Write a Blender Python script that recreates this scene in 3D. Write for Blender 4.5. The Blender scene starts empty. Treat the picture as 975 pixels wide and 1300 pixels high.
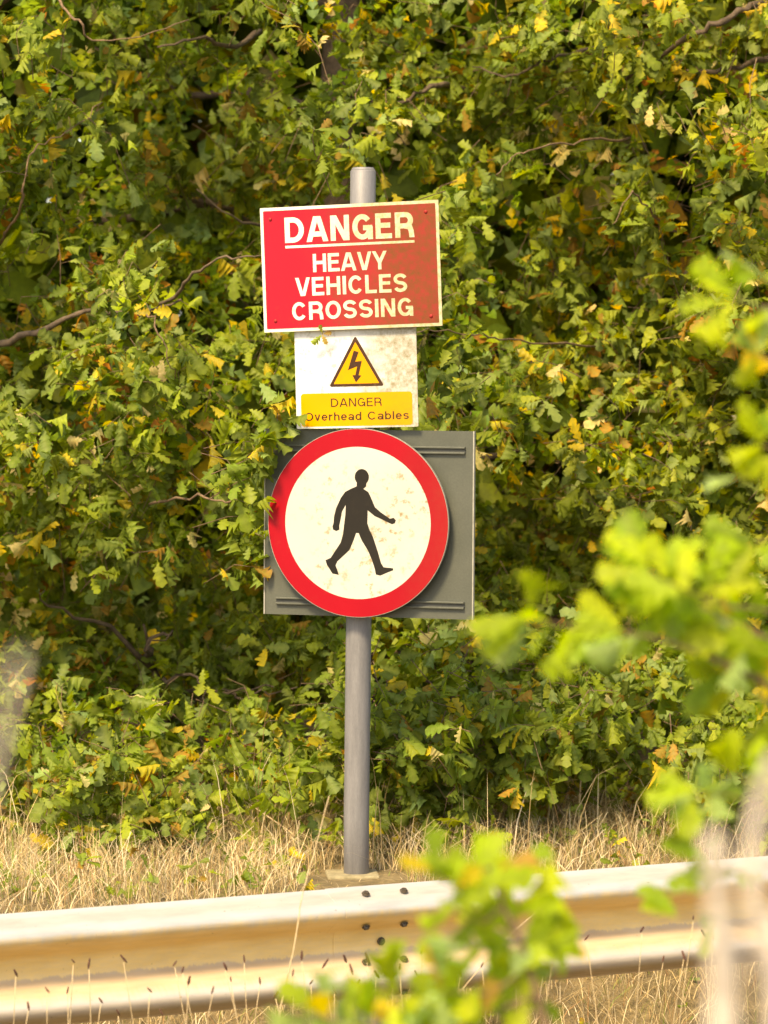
import bpy, bmesh, math, random
import numpy as np
from mathutils import Vector, Matrix

random.seed(7)
rng = np.random.default_rng(11)
scene = bpy.context.scene
COL = scene.collection
R = math.radians

# ------------------------------------------------------------------ camera
W0, H0, F = 975.0, 1300.0, 4800.0          # photograph size and focal length in its pixels
CAM = Vector((0.0, -12.0, 1.70))
HOR = 433.0
PITCH = -math.atan((H0 / 2 - HOR) / F)
cd = bpy.data.cameras.new("camera")
cam = bpy.data.objects.new("camera", cd)
COL.objects.link(cam)
cam.location = CAM
cam.rotation_euler = (R(90) + PITCH, 0, 0)
cd.sensor_fit = 'VERTICAL'
cd.sensor_height = 36.0
cd.sensor_width = 27.0
cd.lens = F / H0 * 36.0
cd.clip_start = 0.2
cd.clip_end = 1500
cd.dof.use_dof = True
cd.dof.focus_distance = 11.55
cd.dof.aperture_fstop = cd.lens / 30.0       # 30 mm pupil
scene.camera = cam

# ------------------------------------------------------------------ sky, sun, exposure
SUN_EL, SUN_AZ = 50.0, -152.0                # azimuth: clockwise from +Y (away from the camera)
world = bpy.data.worlds.new("World")
scene.world = world
world.use_nodes = True
wn = world.node_tree.nodes
wl = world.node_tree.links
bg = wn["Background"]
sky = wn.new("ShaderNodeTexSky")
sky.sky_type = 'NISHITA'
sky.sun_disc = False
sky.sun_elevation = R(SUN_EL)
sky.sun_rotation = R(SUN_AZ)
sky.dust_density = 2.5
wl.new(sky.outputs[0], bg.inputs[0])
bg.inputs[1].default_value = 0.15
sd = bpy.data.lights.new("sun", 'SUN')
sd.energy = 3.4
sd.angle = R(12.0)
sd.color = (1.0, 0.85, 0.60)
sun = bpy.data.objects.new("sun", sd)
COL.objects.link(sun)
to_sun = Vector((math.sin(R(SUN_AZ)) * math.cos(R(SUN_EL)), math.cos(R(SUN_AZ)) * math.cos(R(SUN_EL)), math.sin(R(SUN_EL))))
sun.rotation_euler = to_sun.to_track_quat('Z', 'Y').to_euler()
sun.location = to_sun * 20
vs = scene.view_settings
vs.view_transform = 'Standard'
vs.look = 'None'
vs.gamma = 1.0
vs.exposure = 1.22
vs.use_curve_mapping = False
vs.use_white_balance = True               # warm daylight balance, as the photograph
vs.white_balance_temperature = 7500
vs.white_balance_tint = 8

# ------------------------------------------------------------------ helpers
_fw = Vector((0, math.cos(PITCH), math.sin(PITCH)))
_up = Vector((0, -math.sin(PITCH), math.cos(PITCH)))


def at(px, py, Y):
    """the point at depth Y that the photograph shows at (px, py)"""
    d = _fw + Vector((1, 0, 0)) * ((px - W0 / 2) / F) + _up * (-(py - H0 / 2) / F)
    return CAM + d * ((Y - CAM.y) / d.y)


def topx(p):
    v = p - CAM
    w = v.dot(_fw)
    return W0 / 2 + F * v.x / w, H0 / 2 - F * v.dot(_up) / w


def tag(o, label=None, cat=None, group=None, kind=None):
    if label: o["label"] = label
    if cat: o["category"] = cat
    if group: o["group"] = group
    if kind: o["kind"] = kind
    return o


def empty(name, loc=(0, 0, 0), **kw):
    o = bpy.data.objects.new(name, None)
    o.empty_display_size = 0.05
    o.location = loc
    COL.objects.link(o)
    return tag(o, **kw)


def link(name, me, parent=None):
    o = bpy.data.objects.new(name, me)
    COL.objects.link(o)
    if parent is not None:
        o.parent = parent
    return o


def mesh_np(name, verts, faces_idx, mat, smooth=False, attrs=None, counts=None):
    """verts (N,3); faces_idx (M,k) one polygon size, or flat with counts"""
    me = bpy.data.meshes.new(name)
    verts = np.asarray(verts, dtype=np.float32)
    me.vertices.add(len(verts))
    me.vertices.foreach_set("co", verts.ravel())
    fi = np.asarray(faces_idx, dtype=np.int32)
    if counts is None:
        counts = np.full(len(fi), fi.shape[1], dtype=np.int32)
        fi = fi.ravel()
    starts = np.concatenate(([0], np.cumsum(counts)[:-1])).astype(np.int32)
    me.loops.add(len(fi))
    me.loops.foreach_set("vertex_index", fi)
    me.polygons.add(len(counts))
    me.polygons.foreach_set("loop_start", starts)
    me.polygons.foreach_set("loop_total", counts)
    if smooth:
        me.polygons.foreach_set("use_smooth", np.ones(len(counts), dtype=bool))
    me.materials.append(mat)
    if attrs:
        for an, arr in attrs.items():
            arr = np.asarray(arr, dtype=np.float32)
            if arr.ndim == 2:
                a = me.attributes.new(an, 'FLOAT_COLOR', 'POINT')
                a.data.foreach_set("color", arr.ravel())
            else:
                a = me.attributes.new(an, 'FLOAT', 'POINT')
                a.data.foreach_set("value", arr)
    me.update(calc_edges=True)
    return me


def bm_mesh(name, bm, mat, smooth=False):
    me = bpy.data.meshes.new(name)
    bmesh.ops.recalc_face_normals(bm, faces=bm.faces)
    if smooth:
        for f in bm.faces: f.smooth = True
    bm.to_mesh(me)
    bm.free()
    me.materials.append(mat)
    return me


def box_bm(x0, x1, y0, y1, z0, z1, bev=0.0, seg=2):
    bm = bmesh.new()
    bmesh.ops.create_cube(bm, size=1.0)
    for v in bm.verts:
        v.co = Vector((x0 + (v.co.x + .5) * (x1 - x0), y0 + (v.co.y + .5) * (y1 - y0), z0 + (v.co.z + .5) * (z1 - z0)))
    if bev > 0:
        bmesh.ops.bevel(bm, geom=list(bm.edges), offset=bev, segments=seg, affect='EDGES', profile=.5)
    return bm


def prism_bm(pts, y0, y1, bev=0.0):
    """polygon pts (x,z) extruded along y from y0 (front) to y1"""
    bm = bmesh.new()
    vs_ = [bm.verts.new((x, y0, z)) for x, z in pts]
    f = bm.faces.new(vs_)
    r = bmesh.ops.extrude_face_region(bm, geom=[f])
    for v in r["geom"]:
        if isinstance(v, bmesh.types.BMVert): v.co.y = y1
    return bm


def tube(path, radii, sides=8, cap=True):
    """tapered tube along a list of Vectors -> verts, quads (list), for one mesh"""
    P = [Vector(p) for p in path]
    V, Q = [], []
    up = Vector((0.31, 0.2, 0.93))
    for i, p in enumerate(P):
        t = (P[min(i + 1, len(P) - 1)] - P[max(i - 1, 0)])
        t.normalize()
        a = t.cross(up)
        if a.length < 1e-3: a = t.cross(Vector((1, 0, 0)))
        a.normalize()
        b = t.cross(a)
        for k in range(sides):
            an = 2 * math.pi * k / sides
            V.append(p + (a * math.cos(an) + b * math.sin(an)) * radii[i])
    for i in range(len(P) - 1):
        for k in range(sides):
            k2 = (k + 1) % sides
            Q.append((i * sides + k, i * sides + k2, (i + 1) * sides + k2, (i + 1) * sides + k))
    if cap:
        c0 = len(V); V.append(P[0]); V.append(P[-1])
        n = (len(P) - 1) * sides
        for k in range(sides):
            k2 = (k + 1) % sides
            Q.append((c0, k2, k)); Q.append((c0 + 1, n + k, n + k2))
    return V, Q


def tube_mesh(name, path, radii, mat, sides=8):
    V, Q = tube(path, radii, sides)
    me = bpy.data.meshes.new(name)
    me.from_pydata([tuple(v) for v in V], [], Q)
    for p in me.polygons: p.use_smooth = True
    me.materials.append(mat)
    return me


def smooth_path(pts, n, jit=0.0):
    """Catmull-Rom through pts, n points per span"""
    P = [Vector(p) for p in pts]
    P = [P[0] * 2 - P[1]] + P + [P[-1] * 2 - P[-2]]
    out = []
    for i in range(1, len(P) - 2):
        for k in range(n):
            t = k / n
            a, b, c, d = P[i - 1], P[i], P[i + 1], P[i + 2]
            q = 0.5 * ((2 * b) + (c - a) * t + (2 * a - 5 * b + 4 * c - d) * t * t + (3 * b - a - 3 * c + d) * t ** 3)
            if jit and (i > 1 or k > 0):
                q += Vector((random.uniform(-jit, jit), random.uniform(-jit, jit), random.uniform(-jit, jit)))
            out.append(q)
    out.append(P[-2])
    return out


# ------------------------------------------------------------------ materials
def mat_new(name):
    m = bpy.data.materials.new(name)
    m.use_nodes = True
    nt = m.node_tree
    return m, nt.nodes, nt.links, nt.nodes["Principled BSDF"]


def nd(n, t, **kw):
    x = n.new(t)
    for k, v in kw.items(): setattr(x, k, v)
    return x


def noise(n, l, scale, detail=4, rough=.55, vec=None):
    x = n.new("ShaderNodeTexNoise")
    x.inputs["Scale"].default_value = scale
    x.inputs["Detail"].default_value = detail
    x.inputs["Roughness"].default_value = rough
    if vec is not None: l.new(vec, x.inputs["Vector"])
    return x


def ramp(n, l, src, stops):
    x = n.new("ShaderNodeValToRGB")
    e = x.color_ramp.elements
    while len(e) < len(stops): e.new(0.5)
    for i, (p, c) in enumerate(stops):
        e[i].position = p
        e[i].color = c if len(c) == 4 else (*c, 1)
    l.new(src, x.inputs[0])
    return x


def mixc(n, l, fac, a, b, blend='MIX'):
    x = n.new("ShaderNodeMix")
    x.data_type = 'RGBA'
    x.blend_type = blend
    for sock, v in ((x.inputs[0], fac), (x.inputs[6], a), (x.inputs[7], b)):
        if isinstance(v, (int, float)): sock.default_value = v
        elif isinstance(v, tuple): sock.default_value = v if len(v) == 4 else (*v, 1)
        else: l.new(v, sock)
    return x.outputs[2]


def mth(n, l, op, a, b=None, clamp=False):
    x = n.new("ShaderNodeMath")
    x.operation = op
    x.use_clamp = clamp
    for sock, v in ((x.inputs[0], a), (x.inputs[1], b)):
        if v is None: continue
        if isinstance(v, (int, float)): sock.default_value = v
        else: l.new(v, sock)
    return x.outputs[0]


def bump(n, l, bsdf, height, strength=.3, dist=.01):
    b = n.new("ShaderNodeBump")
    b.inputs["Strength"].default_value = strength
    b.inputs["Distance"].default_value = dist
    l.new(height, b.inputs["Height"])
    l.new(b.outputs[0], bsdf.inputs["Normal"])


def leaf_material(name, per_object, trans=.42, gloss=.5, spec=.18):
    m, n, l, b = mat_new(name)
    if per_object:
        oi = n.new("ShaderNodeObjectInfo")
        c = oi.outputs["Color"]
    else:
        a = n.new("ShaderNodeAttribute")
        a.attribute_name = "tint"
        c = a.outputs["Color"]
    geo = n.new("ShaderNodeNewGeometry")
    nz = noise(n, l, 55, 3, vec=geo.outputs["Position"])
    r = ramp(n, l, nz.outputs[0], [(.35, (.72, .74, .7)), (.66, (1.2, 1.16, 1.05))])
    c2 = mixc(n, l, 1.0, c, r.outputs[0], 'MULTIPLY')
    vn = n.new("ShaderNodeAttribute")
    vn.attribute_name = "rib"
    c3 = mixc(n, l, mth(n, l, 'MULTIPLY', vn.outputs["Fac"], .35), c2, (.30, .32, .07))
    # paler, duller underside
    under = mixc(n, l, .25, c3, (.24, .27, .06))
    c4 = mixc(n, l, geo.outputs["Backfacing"], c3, under)
    l.new(c4, b.inputs["Base Color"])
    b.inputs["Roughness"].default_value = gloss
    b.inputs["Specular IOR Level"].default_value = spec
    tr = n.new("ShaderNodeBsdfTranslucent")
    tc = mixc(n, l, 1.0, c3, (1.5, 1.45, .45), 'MULTIPLY')
    l.new(tc, tr.inputs[0])
    mx = n.new("ShaderNodeMixShader")
    mx.inputs[0].default_value = trans
    l.new(b.outputs[0], mx.inputs[1])
    l.new(tr.outputs[0], mx.inputs[2])
    l.new(mx.outputs[0], n["Material Output"].inputs[0])
    return m


M_LEAF = leaf_material("oak_foliage", False)
M_LEAF1 = leaf_material("oak_leaf", True)
M_NEAR = leaf_material("sapling_leaf", True, trans=.6)


def bark_material(name, ca, cb, scale=30):
    m, n, l, b = mat_new(name)
    geo = n.new("ShaderNodeNewGeometry")
    nz = noise(n, l, scale, 6, .65, geo.outputs["Position"])
    r = ramp(n, l, nz.outputs[0], [(.3, ca), (.7, cb)])
    l.new(r.outputs[0], b.inputs["Base Color"])
    b.inputs["Roughness"].default_value = .9
    bump(n, l, b, nz.outputs[0], .6, .012)
    return m


M_BARK = bark_material("oak_bark", (.04, .026, .016), (.15, .10, .06))
M_TWIG = bark_material("twig_bark", (.07, .04, .022), (.24, .15, .08), 60)
M_STALK = bark_material("dry_stalk", (.38, .27, .14), (.62, .48, .28), 40)
M_PALE = bark_material("bleached_stalk", (.40, .33, .26), (.60, .52, .43), 40)
M_SEED = bark_material("seed_head", (.05, .02, .012), (.13, .055, .03), 200)


def grass_material():
    m, n, l, b = mat_new("dry_grass")
    a = n.new("ShaderNodeAttribute")
    a.attribute_name = "tint"
    l.new(a.outputs["Color"], b.inputs["Base Color"])
    b.inputs["Roughness"].default_value = .65
    b.inputs["Specular IOR Level"].default_value = .3
    tr = n.new("ShaderNodeBsdfTranslucent")
    l.new(a.outputs["Color"], tr.inputs[0])
    mx = n.new("ShaderNodeMixShader")
    mx.inputs[0].default_value = .3
    l.new(b.outputs[0], mx.inputs[1]); l.new(tr.outputs[0], mx.inputs[2])
    l.new(mx.outputs[0], n["Material Output"].inputs[0])
    return m


M_GRASS = grass_material()


def ground_material():
    m, n, l, b = mat_new("verge_soil")
    geo = n.new("ShaderNodeNewGeometry")
    n1 = noise(n, l, 6, 8, .65, geo.outputs["Position"])
    n2 = noise(n, l, 45, 6, .7, geo.outputs["Position"])
    r = ramp(n, l, n1.outputs[0], [(.3, (.11, .085, .035)), (.5, (.26, .19, .085)), (.72, (.36, .27, .13))])
    r2 = ramp(n, l, n2.outputs[0], [(.3, (.55, .55, .5)), (.7, (1.2, 1.15, 1.1))])
    l.new(mixc(n, l, 1.0, r.outputs[0], r2.outputs[0], 'MULTIPLY'), b.inputs["Base Color"])
    b.inputs["Roughness"].default_value = .95
    bump(n, l, b, n2.outputs[0], .9, .04)
    return m


M_GROUND = ground_material()


def sign_paint(name, col, dirt=(.30, .25, .10), x0=-.3, x1=.3, lo=0., hi=.5, spots=.2, rough=.42, seed=0., extra=None):
    """enamel with algae that thickens from object x0 to x1, plus fine specks"""
    m, n, l, b = mat_new(name)
    tc = n.new("ShaderNodeTexCoord")
    mp = n.new("ShaderNodeMapping")
    mp.inputs["Location"].default_value = (seed, seed * .7, seed * 1.3)
    l.new(tc.outputs["Object"], mp.inputs["Vector"])
    sx = n.new("ShaderNodeSeparateXYZ")
    l.new(tc.outputs["Object"], sx.inputs[0])
    mr = n.new("ShaderNodeMapRange")
    mr.interpolation_type = 'SMOOTHSTEP'
    mr.inputs["From Min"].default_value = x0; mr.inputs["From Max"].default_value = x1
    mr.inputs["To Min"].default_value = lo; mr.inputs["To Max"].default_value = hi
    n1 = noise(n, l, 9, 6, .6, mp.outputs[0])
    wob = mth(n, l, 'ADD', sx.outputs[0], mth(n, l, 'MULTIPLY', mth(n, l, 'SUBTRACT', n1.outputs[0], .5), .35))
    l.new(wob, mr.inputs["Value"])
    n2 = noise(n, l, 55, 6, .7, mp.outputs[0])
    gr = ramp(n, l, n2.outputs[0], [(.35, (.45,) * 3), (.65, (1,) * 3)])
    fac = mth(n, l, 'MULTIPLY', mr.outputs[0], gr.outputs[0])
    n3 = noise(n, l, 38, 5, .65, mp.outputs[0])
    n4 = noise(n, l, 5, 2, .5, mp.outputs[0])
    sp = ramp(n, l, n3.outputs[0], [(.54, (0, 0, 0)), (.66, (1, 1, 1))])
    spm = ramp(n, l, n4.outputs[0], [(.42, (0, 0, 0)), (.62, (1, 1, 1))])
    fac2 = mth(n, l, 'MULTIPLY', mth(n, l, 'MULTIPLY', sp.outputs[0], spm.outputs[0]), spots)
    c = mixc(n, l, fac, col, dirt)
    c = mixc(n, l, fac2, c, dirt)
    n5 = noise(n, l, 3.2, 3, .5, mp.outputs[0])
    fade = ramp(n, l, n5.outputs[0], [(.3, (.9,) * 3), (.7, (1.06,) * 3)])
    c = mixc(n, l, 1.0, c, fade.outputs[0], 'MULTIPLY')
    l.new(c, b.inputs["Base Color"])
    rr = mth(n, l, 'ADD', mth(n, l, 'MULTIPLY', fac, .35), rough)
    l.new(rr, b.inputs["Roughness"])
    b.inputs["Specular IOR Level"].default_value = .18
    bump(n, l, b, n2.outputs[0], .06, .002)
    return m


def metal_paint(name, ca, cb, rough=.5, metallic=0.0, scale=12, streak=False):
    m, n, l, b = mat_new(name)
    tc = n.new("ShaderNodeTexCoord")
    mp = n.new("ShaderNodeMapping")
    if streak: mp.inputs["Scale"].default_value = (5, 5, .5)
    l.new(tc.outputs["Object"], mp.inputs["Vector"])
    n1 = noise(n, l, scale, 7, .65, mp.outputs[0])
    n2 = noise(n, l, 160, 4, .6, mp.outputs[0])
    r = ramp(n, l, n1.outputs[0], [(.3, ca), (.7, cb)])
    r2 = ramp(n, l, n2.outputs[0], [(.3, (.86,) * 3), (.7, (1.08,) * 3)])
    l.new(mixc(n, l, 1.0, r.outputs[0], r2.outputs[0], 'MULTIPLY'), b.inputs["Base Color"])
    b.inputs["Metallic"].default_value = metallic
    b.inputs["Roughness"].default_value = rough
    bump(n, l, b, n2.outputs[0], .08, .002)
    return m


M_POLE = metal_paint("galvanised_pole", (.145, .138, .138), (.21, .20, .198), .55, .15, 10, True)
M_BOARD = metal_paint("grey_sheet_metal", (.060, .064, .047), (.085, .087, .064), .5, .1, 6)
M_BOARD_EDGE = metal_paint("cut_metal_edge", (.26, .25, .20), (.36, .34, .28), .5, .2, 20)
M_CHANNEL = metal_paint("grey_channel", (.04, .042, .034), (.06, .06, .05), .55, .1, 8)
M_BOLT = metal_paint("dark_bolt", (.05, .042, .03), (.13, .10, .07), .55, .5, 40)
M_CONC = metal_paint("footing_concrete", (.17, .14, .07), (.34, .28, .16), .95, 0, 25)
M_STEELPOST = metal_paint("galvanised_post", (.30, .27, .22), (.45, .42, .36), .5, .4, 15)


def rail_material():
    m, n, l, b = mat_new("weathered_galvanised_rail")
    tc = n.new("ShaderNodeTexCoord")
    sx = n.new("ShaderNodeSeparateXYZ")
    l.new(tc.outputs["Object"], sx.inputs[0])
    mp = n.new("ShaderNodeMapping")
    mp.inputs["Scale"].default_value = (1.0, 4.0, 4.0)
    l.new(tc.outputs["Object"], mp.inputs["Vector"])
    n1 = noise(n, l, 5, 7, .65, mp.outputs[0])
    n2 = noise(n, l, 40, 5, .7, mp.outputs[0])
    base = ramp(n, l, n1.outputs[0], [(.3, (.42, .405, .38)), (.7, (.58, .56, .53))])
    # beam valley: yellow grass bounce painted above a ragged dirt line, brown ridge shade below
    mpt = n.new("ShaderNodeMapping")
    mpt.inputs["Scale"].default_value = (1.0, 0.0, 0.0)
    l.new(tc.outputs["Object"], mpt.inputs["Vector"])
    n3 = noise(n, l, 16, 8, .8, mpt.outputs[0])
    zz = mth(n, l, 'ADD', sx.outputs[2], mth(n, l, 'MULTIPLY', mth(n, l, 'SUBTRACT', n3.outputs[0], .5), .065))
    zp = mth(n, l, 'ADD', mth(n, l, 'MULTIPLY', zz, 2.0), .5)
    band_mask = ramp(n, l, zp, [(.20, (.9,) * 3), (.27, (.45,) * 3), (.325, (.38,) * 3), (.375, (.92,) * 3), (.61, (1,) * 3), (.66, (.92,) * 3), (.705, (.08,) * 3)])
    fl = mth(n, l, 'MULTIPLY', band_mask.outputs[0], ramp(n, l, n2.outputs[0], [(.25, (.75,) * 3), (.7, (1,) * 3)]).outputs[0])
    band_split = ramp(n, l, zp, [(.448, (0, 0, 0)), (.456, (1, 1, 1))])
    bounce_ochre = ramp(n, l, n1.outputs[0], [(.3, (.62, .41, .11)), (.7, (.74, .52, .18))])
    shade_brown = ramp(n, l, n1.outputs[0], [(.3, (.40, .26, .125)), (.7, (.52, .37, .20))])
    c = mixc(n, l, fl, base.outputs[0], mixc(n, l, band_split.outputs[0], shade_brown.outputs[0], bounce_ochre.outputs[0]))
    # sparse specks
    n4 = noise(n, l, 90, 3, .6, tc.outputs["Object"])
    sp = ramp(n, l, n4.outputs[0], [(.69, (0, 0, 0)), (.76, (1, 1, 1))])
    c = mixc(n, l, mth(n, l, 'MULTIPLY', sp.outputs[0], .6), c, (.10, .07, .03))
    l.new(c, b.inputs["Base Color"])
    l.new(mth(n, l, 'SUBTRACT', .45, mth(n, l, 'MULTIPLY', fl, .45), True), b.inputs["Metallic"])
    l.new(mth(n, l, 'ADD', mth(n, l, 'MULTIPLY', fl, .22), .36), b.inputs["Roughness"])
    bump(n, l, b, n1.outputs[0], .12, .006)
    return m


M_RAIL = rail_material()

# ------------------------------------------------------------------ ground
RA = at(0, 1160, -2.0)
RB = at(870, 1095, -1.0)
RDIR = (RB - RA); RDIR.z = 0; RDIR.normalize()
RNRM = Vector((RDIR.y, -RDIR.x, 0))          # faces the camera
RAIL_TOP = (RA.z + RB.z) / 2
RAIL_BASE = RAIL_TOP - 0.64


def ground_z(x, y):
    s = -((x - RA.x) * RNRM.x + (y - RA.y) * RNRM.y)     # metres behind the rail
    t = np.clip(s / 1.15, 0, 1)
    t = t * t * (3 - 2 * t)
    z = RAIL_BASE + (0.0 - RAIL_BASE) * t
    z = z + np.clip(s - 1.5, 0, 30) * 0.03
    z = z + 0.03 * np.sin(x * 2.1 + 1.3) * np.sin(y * 1.7) + 0.015 * np.sin(x * 5.3) * np.sin(y * 6.1 + .7)
    return z


def make_ground():
    g1 = np.concatenate((np.linspace(-400, -10, 14), np.linspace(-9, 9, 110), np.linspace(10, 400, 14)))
    g2 = np.concatenate((np.linspace(-400, -16, 12), np.linspace(-15, 9, 130), np.linspace(10, 400, 14)))
    X, Y = np.meshgrid(g1, g2)
    Z = ground_z(X, np.clip(Y, -50, 40))
    v = np.stack([X.ravel(), Y.ravel(), Z.ravel()], 1)
    nx, ny = len(g1), len(g2)
    i = (np.arange(ny - 1)[:, None] * nx + np.arange(nx - 1)[None, :]).ravel()
    q = np.stack([i, i + 1, i + nx + 1, i + nx], 1)
    o = link("ground", mesh_np("ground", v, q, M_GROUND, True))
    tag(o, "dry straw-strewn grass verge under the guardrail and the trees", kind="structure")


make_ground()

# ------------------------------------------------------------------ guardrail
PROFILE = [(0.000, .156), (.004, .150), (.024, .141), (.052, .130), (.070, .121), (.080, .110), (.083, .098), (.081, .086),
           (.072, .076), (.050, .062), (.024, .046), (.008, .036), (.001, .024), (0.0, .010),
           (0.0, -.010), (.001, -.024), (.008, -.036), (.024, -.046), (.050, -.062), (.072, -.076), (.081, -.086),
           (.083, -.098), (.080, -.110), (.070, -.121), (.052, -.130), (.024, -.141), (.004, -.150), (0.0, -.156)]
RANG = math.atan2(RDIR.y, RDIR.x)
RAIL_C = Vector((RA.x, RA.y, RAIL_TOP - .156))
rail = empty("guardrail", (RAIL_C.x, RAIL_C.y, RAIL_BASE), label="long weathered steel guardrail crossing the bottom of the picture", cat="guardrail")
rail.rotation_euler = (0, 0, RANG)
RZ = RAIL_C.z - RAIL_BASE                    # beam centre above the guardrail's base


def beam(x0, x1, out):
    n = max(2, int((x1 - x0) / .16))
    xs = np.linspace(x0, x1, n)
    T = .003
    pr = np.array(PROFILE)
    d = np.gradient(pr, axis=0)
    nr = np.stack([-d[:, 1], d[:, 0]], 1)
    nr /= np.linalg.norm(nr, axis=1)[:, None]
    nr *= np.sign((nr[:, 0:1]).sum() or 1)
    outer = pr + nr * out
    inner = pr + nr * (out - T)
    ring = np.concatenate([outer, inner[::-1]])
    m = len(ring)
    v = []
    for x in xs:
        sag = .0025 * math.sin(x * 1.9 + out * 900) + .0015 * math.sin(x * 5.1)
        for (dd, z) in ring:
            v.append((x, -(dd + sag), z))
    q = []
    for i in range(n - 1):
        for k in range(m):
            k2 = (k + 1) % m
            q.append((i * m + k, i * m + k2, (i + 1) * m + k2, (i + 1) * m + k))
    me = bpy.data.meshes.new("beam")
    me.from_pydata(v, [], q + [tuple(range(m)), tuple(range((n - 1) * m, n * m))[::-1]])
    bm = bmesh.new(); bm.from_mesh(me); bmesh.ops.recalc_face_normals(bm, faces=bm.faces)
    for f in bm.faces:
        f.smooth = len(f.verts) == 4
    for e in bm.edges:
        if len(e.link_faces) == 2 and e.calc_face_angle(0) > .9: e.smooth = False
    bm.to_mesh(me); bm.free()
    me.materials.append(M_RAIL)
    o = link("beam", me, rail)
    o.location = (0, 0, RZ)
    return o


def rail_x(px, py):
    """distance along the rail of the point seen at px"""
    best = None
    for i in range(2000):
        x = -1 + i * .002
        p = RAIL_C + RDIR * x
        u, _ = topx(p)
        if best is None or abs(u - px) < best[0]: best = (abs(u - px), x)
    return best[1]


SPL = rail_x(490, 1140)
beam(-6.5, SPL - .17, 0.0)
beam(SPL - .17 + .004, SPL + 9.0, 0.0)
# the nearer beam laps over the joint
lap = beam(SPL - .19, SPL + .17, .0032)
lap.name = "splice_plate"


def bolt_head(r=.015, h=.011, hexa=True):
    bm = bmesh.new()
    bmesh.ops.create_cone(bm, cap_ends=True, segments=6 if hexa else 14, radius1=r, radius2=r * .9, depth=h)
    bmesh.ops.create_cone(bm, cap_ends=True, segments=14, radius1=r * 1.35, radius2=r * 1.35, depth=.003,
                          matrix=Matrix.Translation((0, 0, -h / 2)))
    return bm_mesh("bolt", bm, M_BOLT)


BOLT = bolt_head(.0088, .007)
for bx, dd, z, nx_, nz in ((-.085, .040, .137, .36, .93), (.035, .040, .137, .36, .93), (-.085, .040, .054, .5, -.85), (.035, .040, .054, .5, -.85),
                           (-.085, .040, -.054, .5, .85), (.035, .040, -.054, .5, .85), (-.085, .040, -.137, .36, -.93), (.035, .040, -.137, .36, -.93), (-.02, .004, 0, 1, 0)):
    nv = Vector((0, -nx_, nz)).normalized()
    o = link("bolt", BOLT, rail)
    o.location = Vector((SPL + bx, -dd, RZ + z)) + nv * .009
    o.rotation_euler = nv.to_track_quat('Z', 'Y').to_euler()
pm = bpy.data.meshes.new("post")
_pv = [(-.055, .0), (.055, .0), (.055, .005), (-.050, .005), (-.050, .105), (.055, .105), (.055, .11), (-.055, .11)]
bmp = bmesh.new()
f0 = bmp.faces.new([bmp.verts.new((x, y + .012, -.45)) for x, y in _pv])
rr_ = bmesh.ops.extrude_face_region(bmp, geom=[f0])
for v in rr_["geom"]:
    if isinstance(v, bmesh.types.BMVert): v.co.z = RZ + .12
bmesh.ops.recalc_face_normals(bmp, faces=bmp.faces)
bmp.to_mesh(pm); bmp.free(); pm.materials.append(M_STEELPOST)
for k in range(-3, 5):
    o = link("post", pm, rail)
    o.location = (SPL - .03 + k * 2.0, 0, 0)

# ------------------------------------------------------------------ sign post
POLE_B = at(452.5, 1118, 0.0)
POLE_T = at(461, 216, 0.0)
pole = empty("sign_post", POLE_B, label="upright round grey steel post that carries all the signs", cat="post")
r_p = 32.5 / 400 / 2
me = tube_mesh("tube", [Vector((0, 0, -.30)), Vector((0, 0, .2)), (POLE_T - POLE_B) * .5, POLE_T - POLE_B - Vector((0, 0, .004)), POLE_T - POLE_B],
               [r_p, r_p, r_p, r_p, r_p * .93], M_POLE, 40)
o = link("tube", me, pole)
bmc = bmesh.new()
bmesh.ops.create_cone(bmc, cap_ends=True, segments=40, radius1=r_p * .93, radius2=r_p * .80, depth=.008)
o = link("cap", bm_mesh("cap", bmc, M_POLE), pole)
o.location = POLE_T - POLE_B + Vector((0, 0, .0045))
foot_top = at(447, 1113, -.09)
ft = link("concrete_footing", bm_mesh("concrete_footing", box_bm(-.083, .083, -.083, .083, -.42, 0, .006), M_CONC))
ft.location = (foot_top.x, 0.0, foot_top.z)
ft.rotation_euler = (0, 0, R(4))
tag(ft, "small pale concrete block around the foot of the sign post", "footing")

# ------------------------------------------------------------------ lettering


def arc(cx, cy, rx, ry, a0, a1, n=18):
    return [(cx + rx * math.cos(R(a0 + (a1 - a0) * i / n)), cy + ry * math.sin(R(a0 + (a1 - a0) * i / n))) for i in range(n + 1)]


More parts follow.
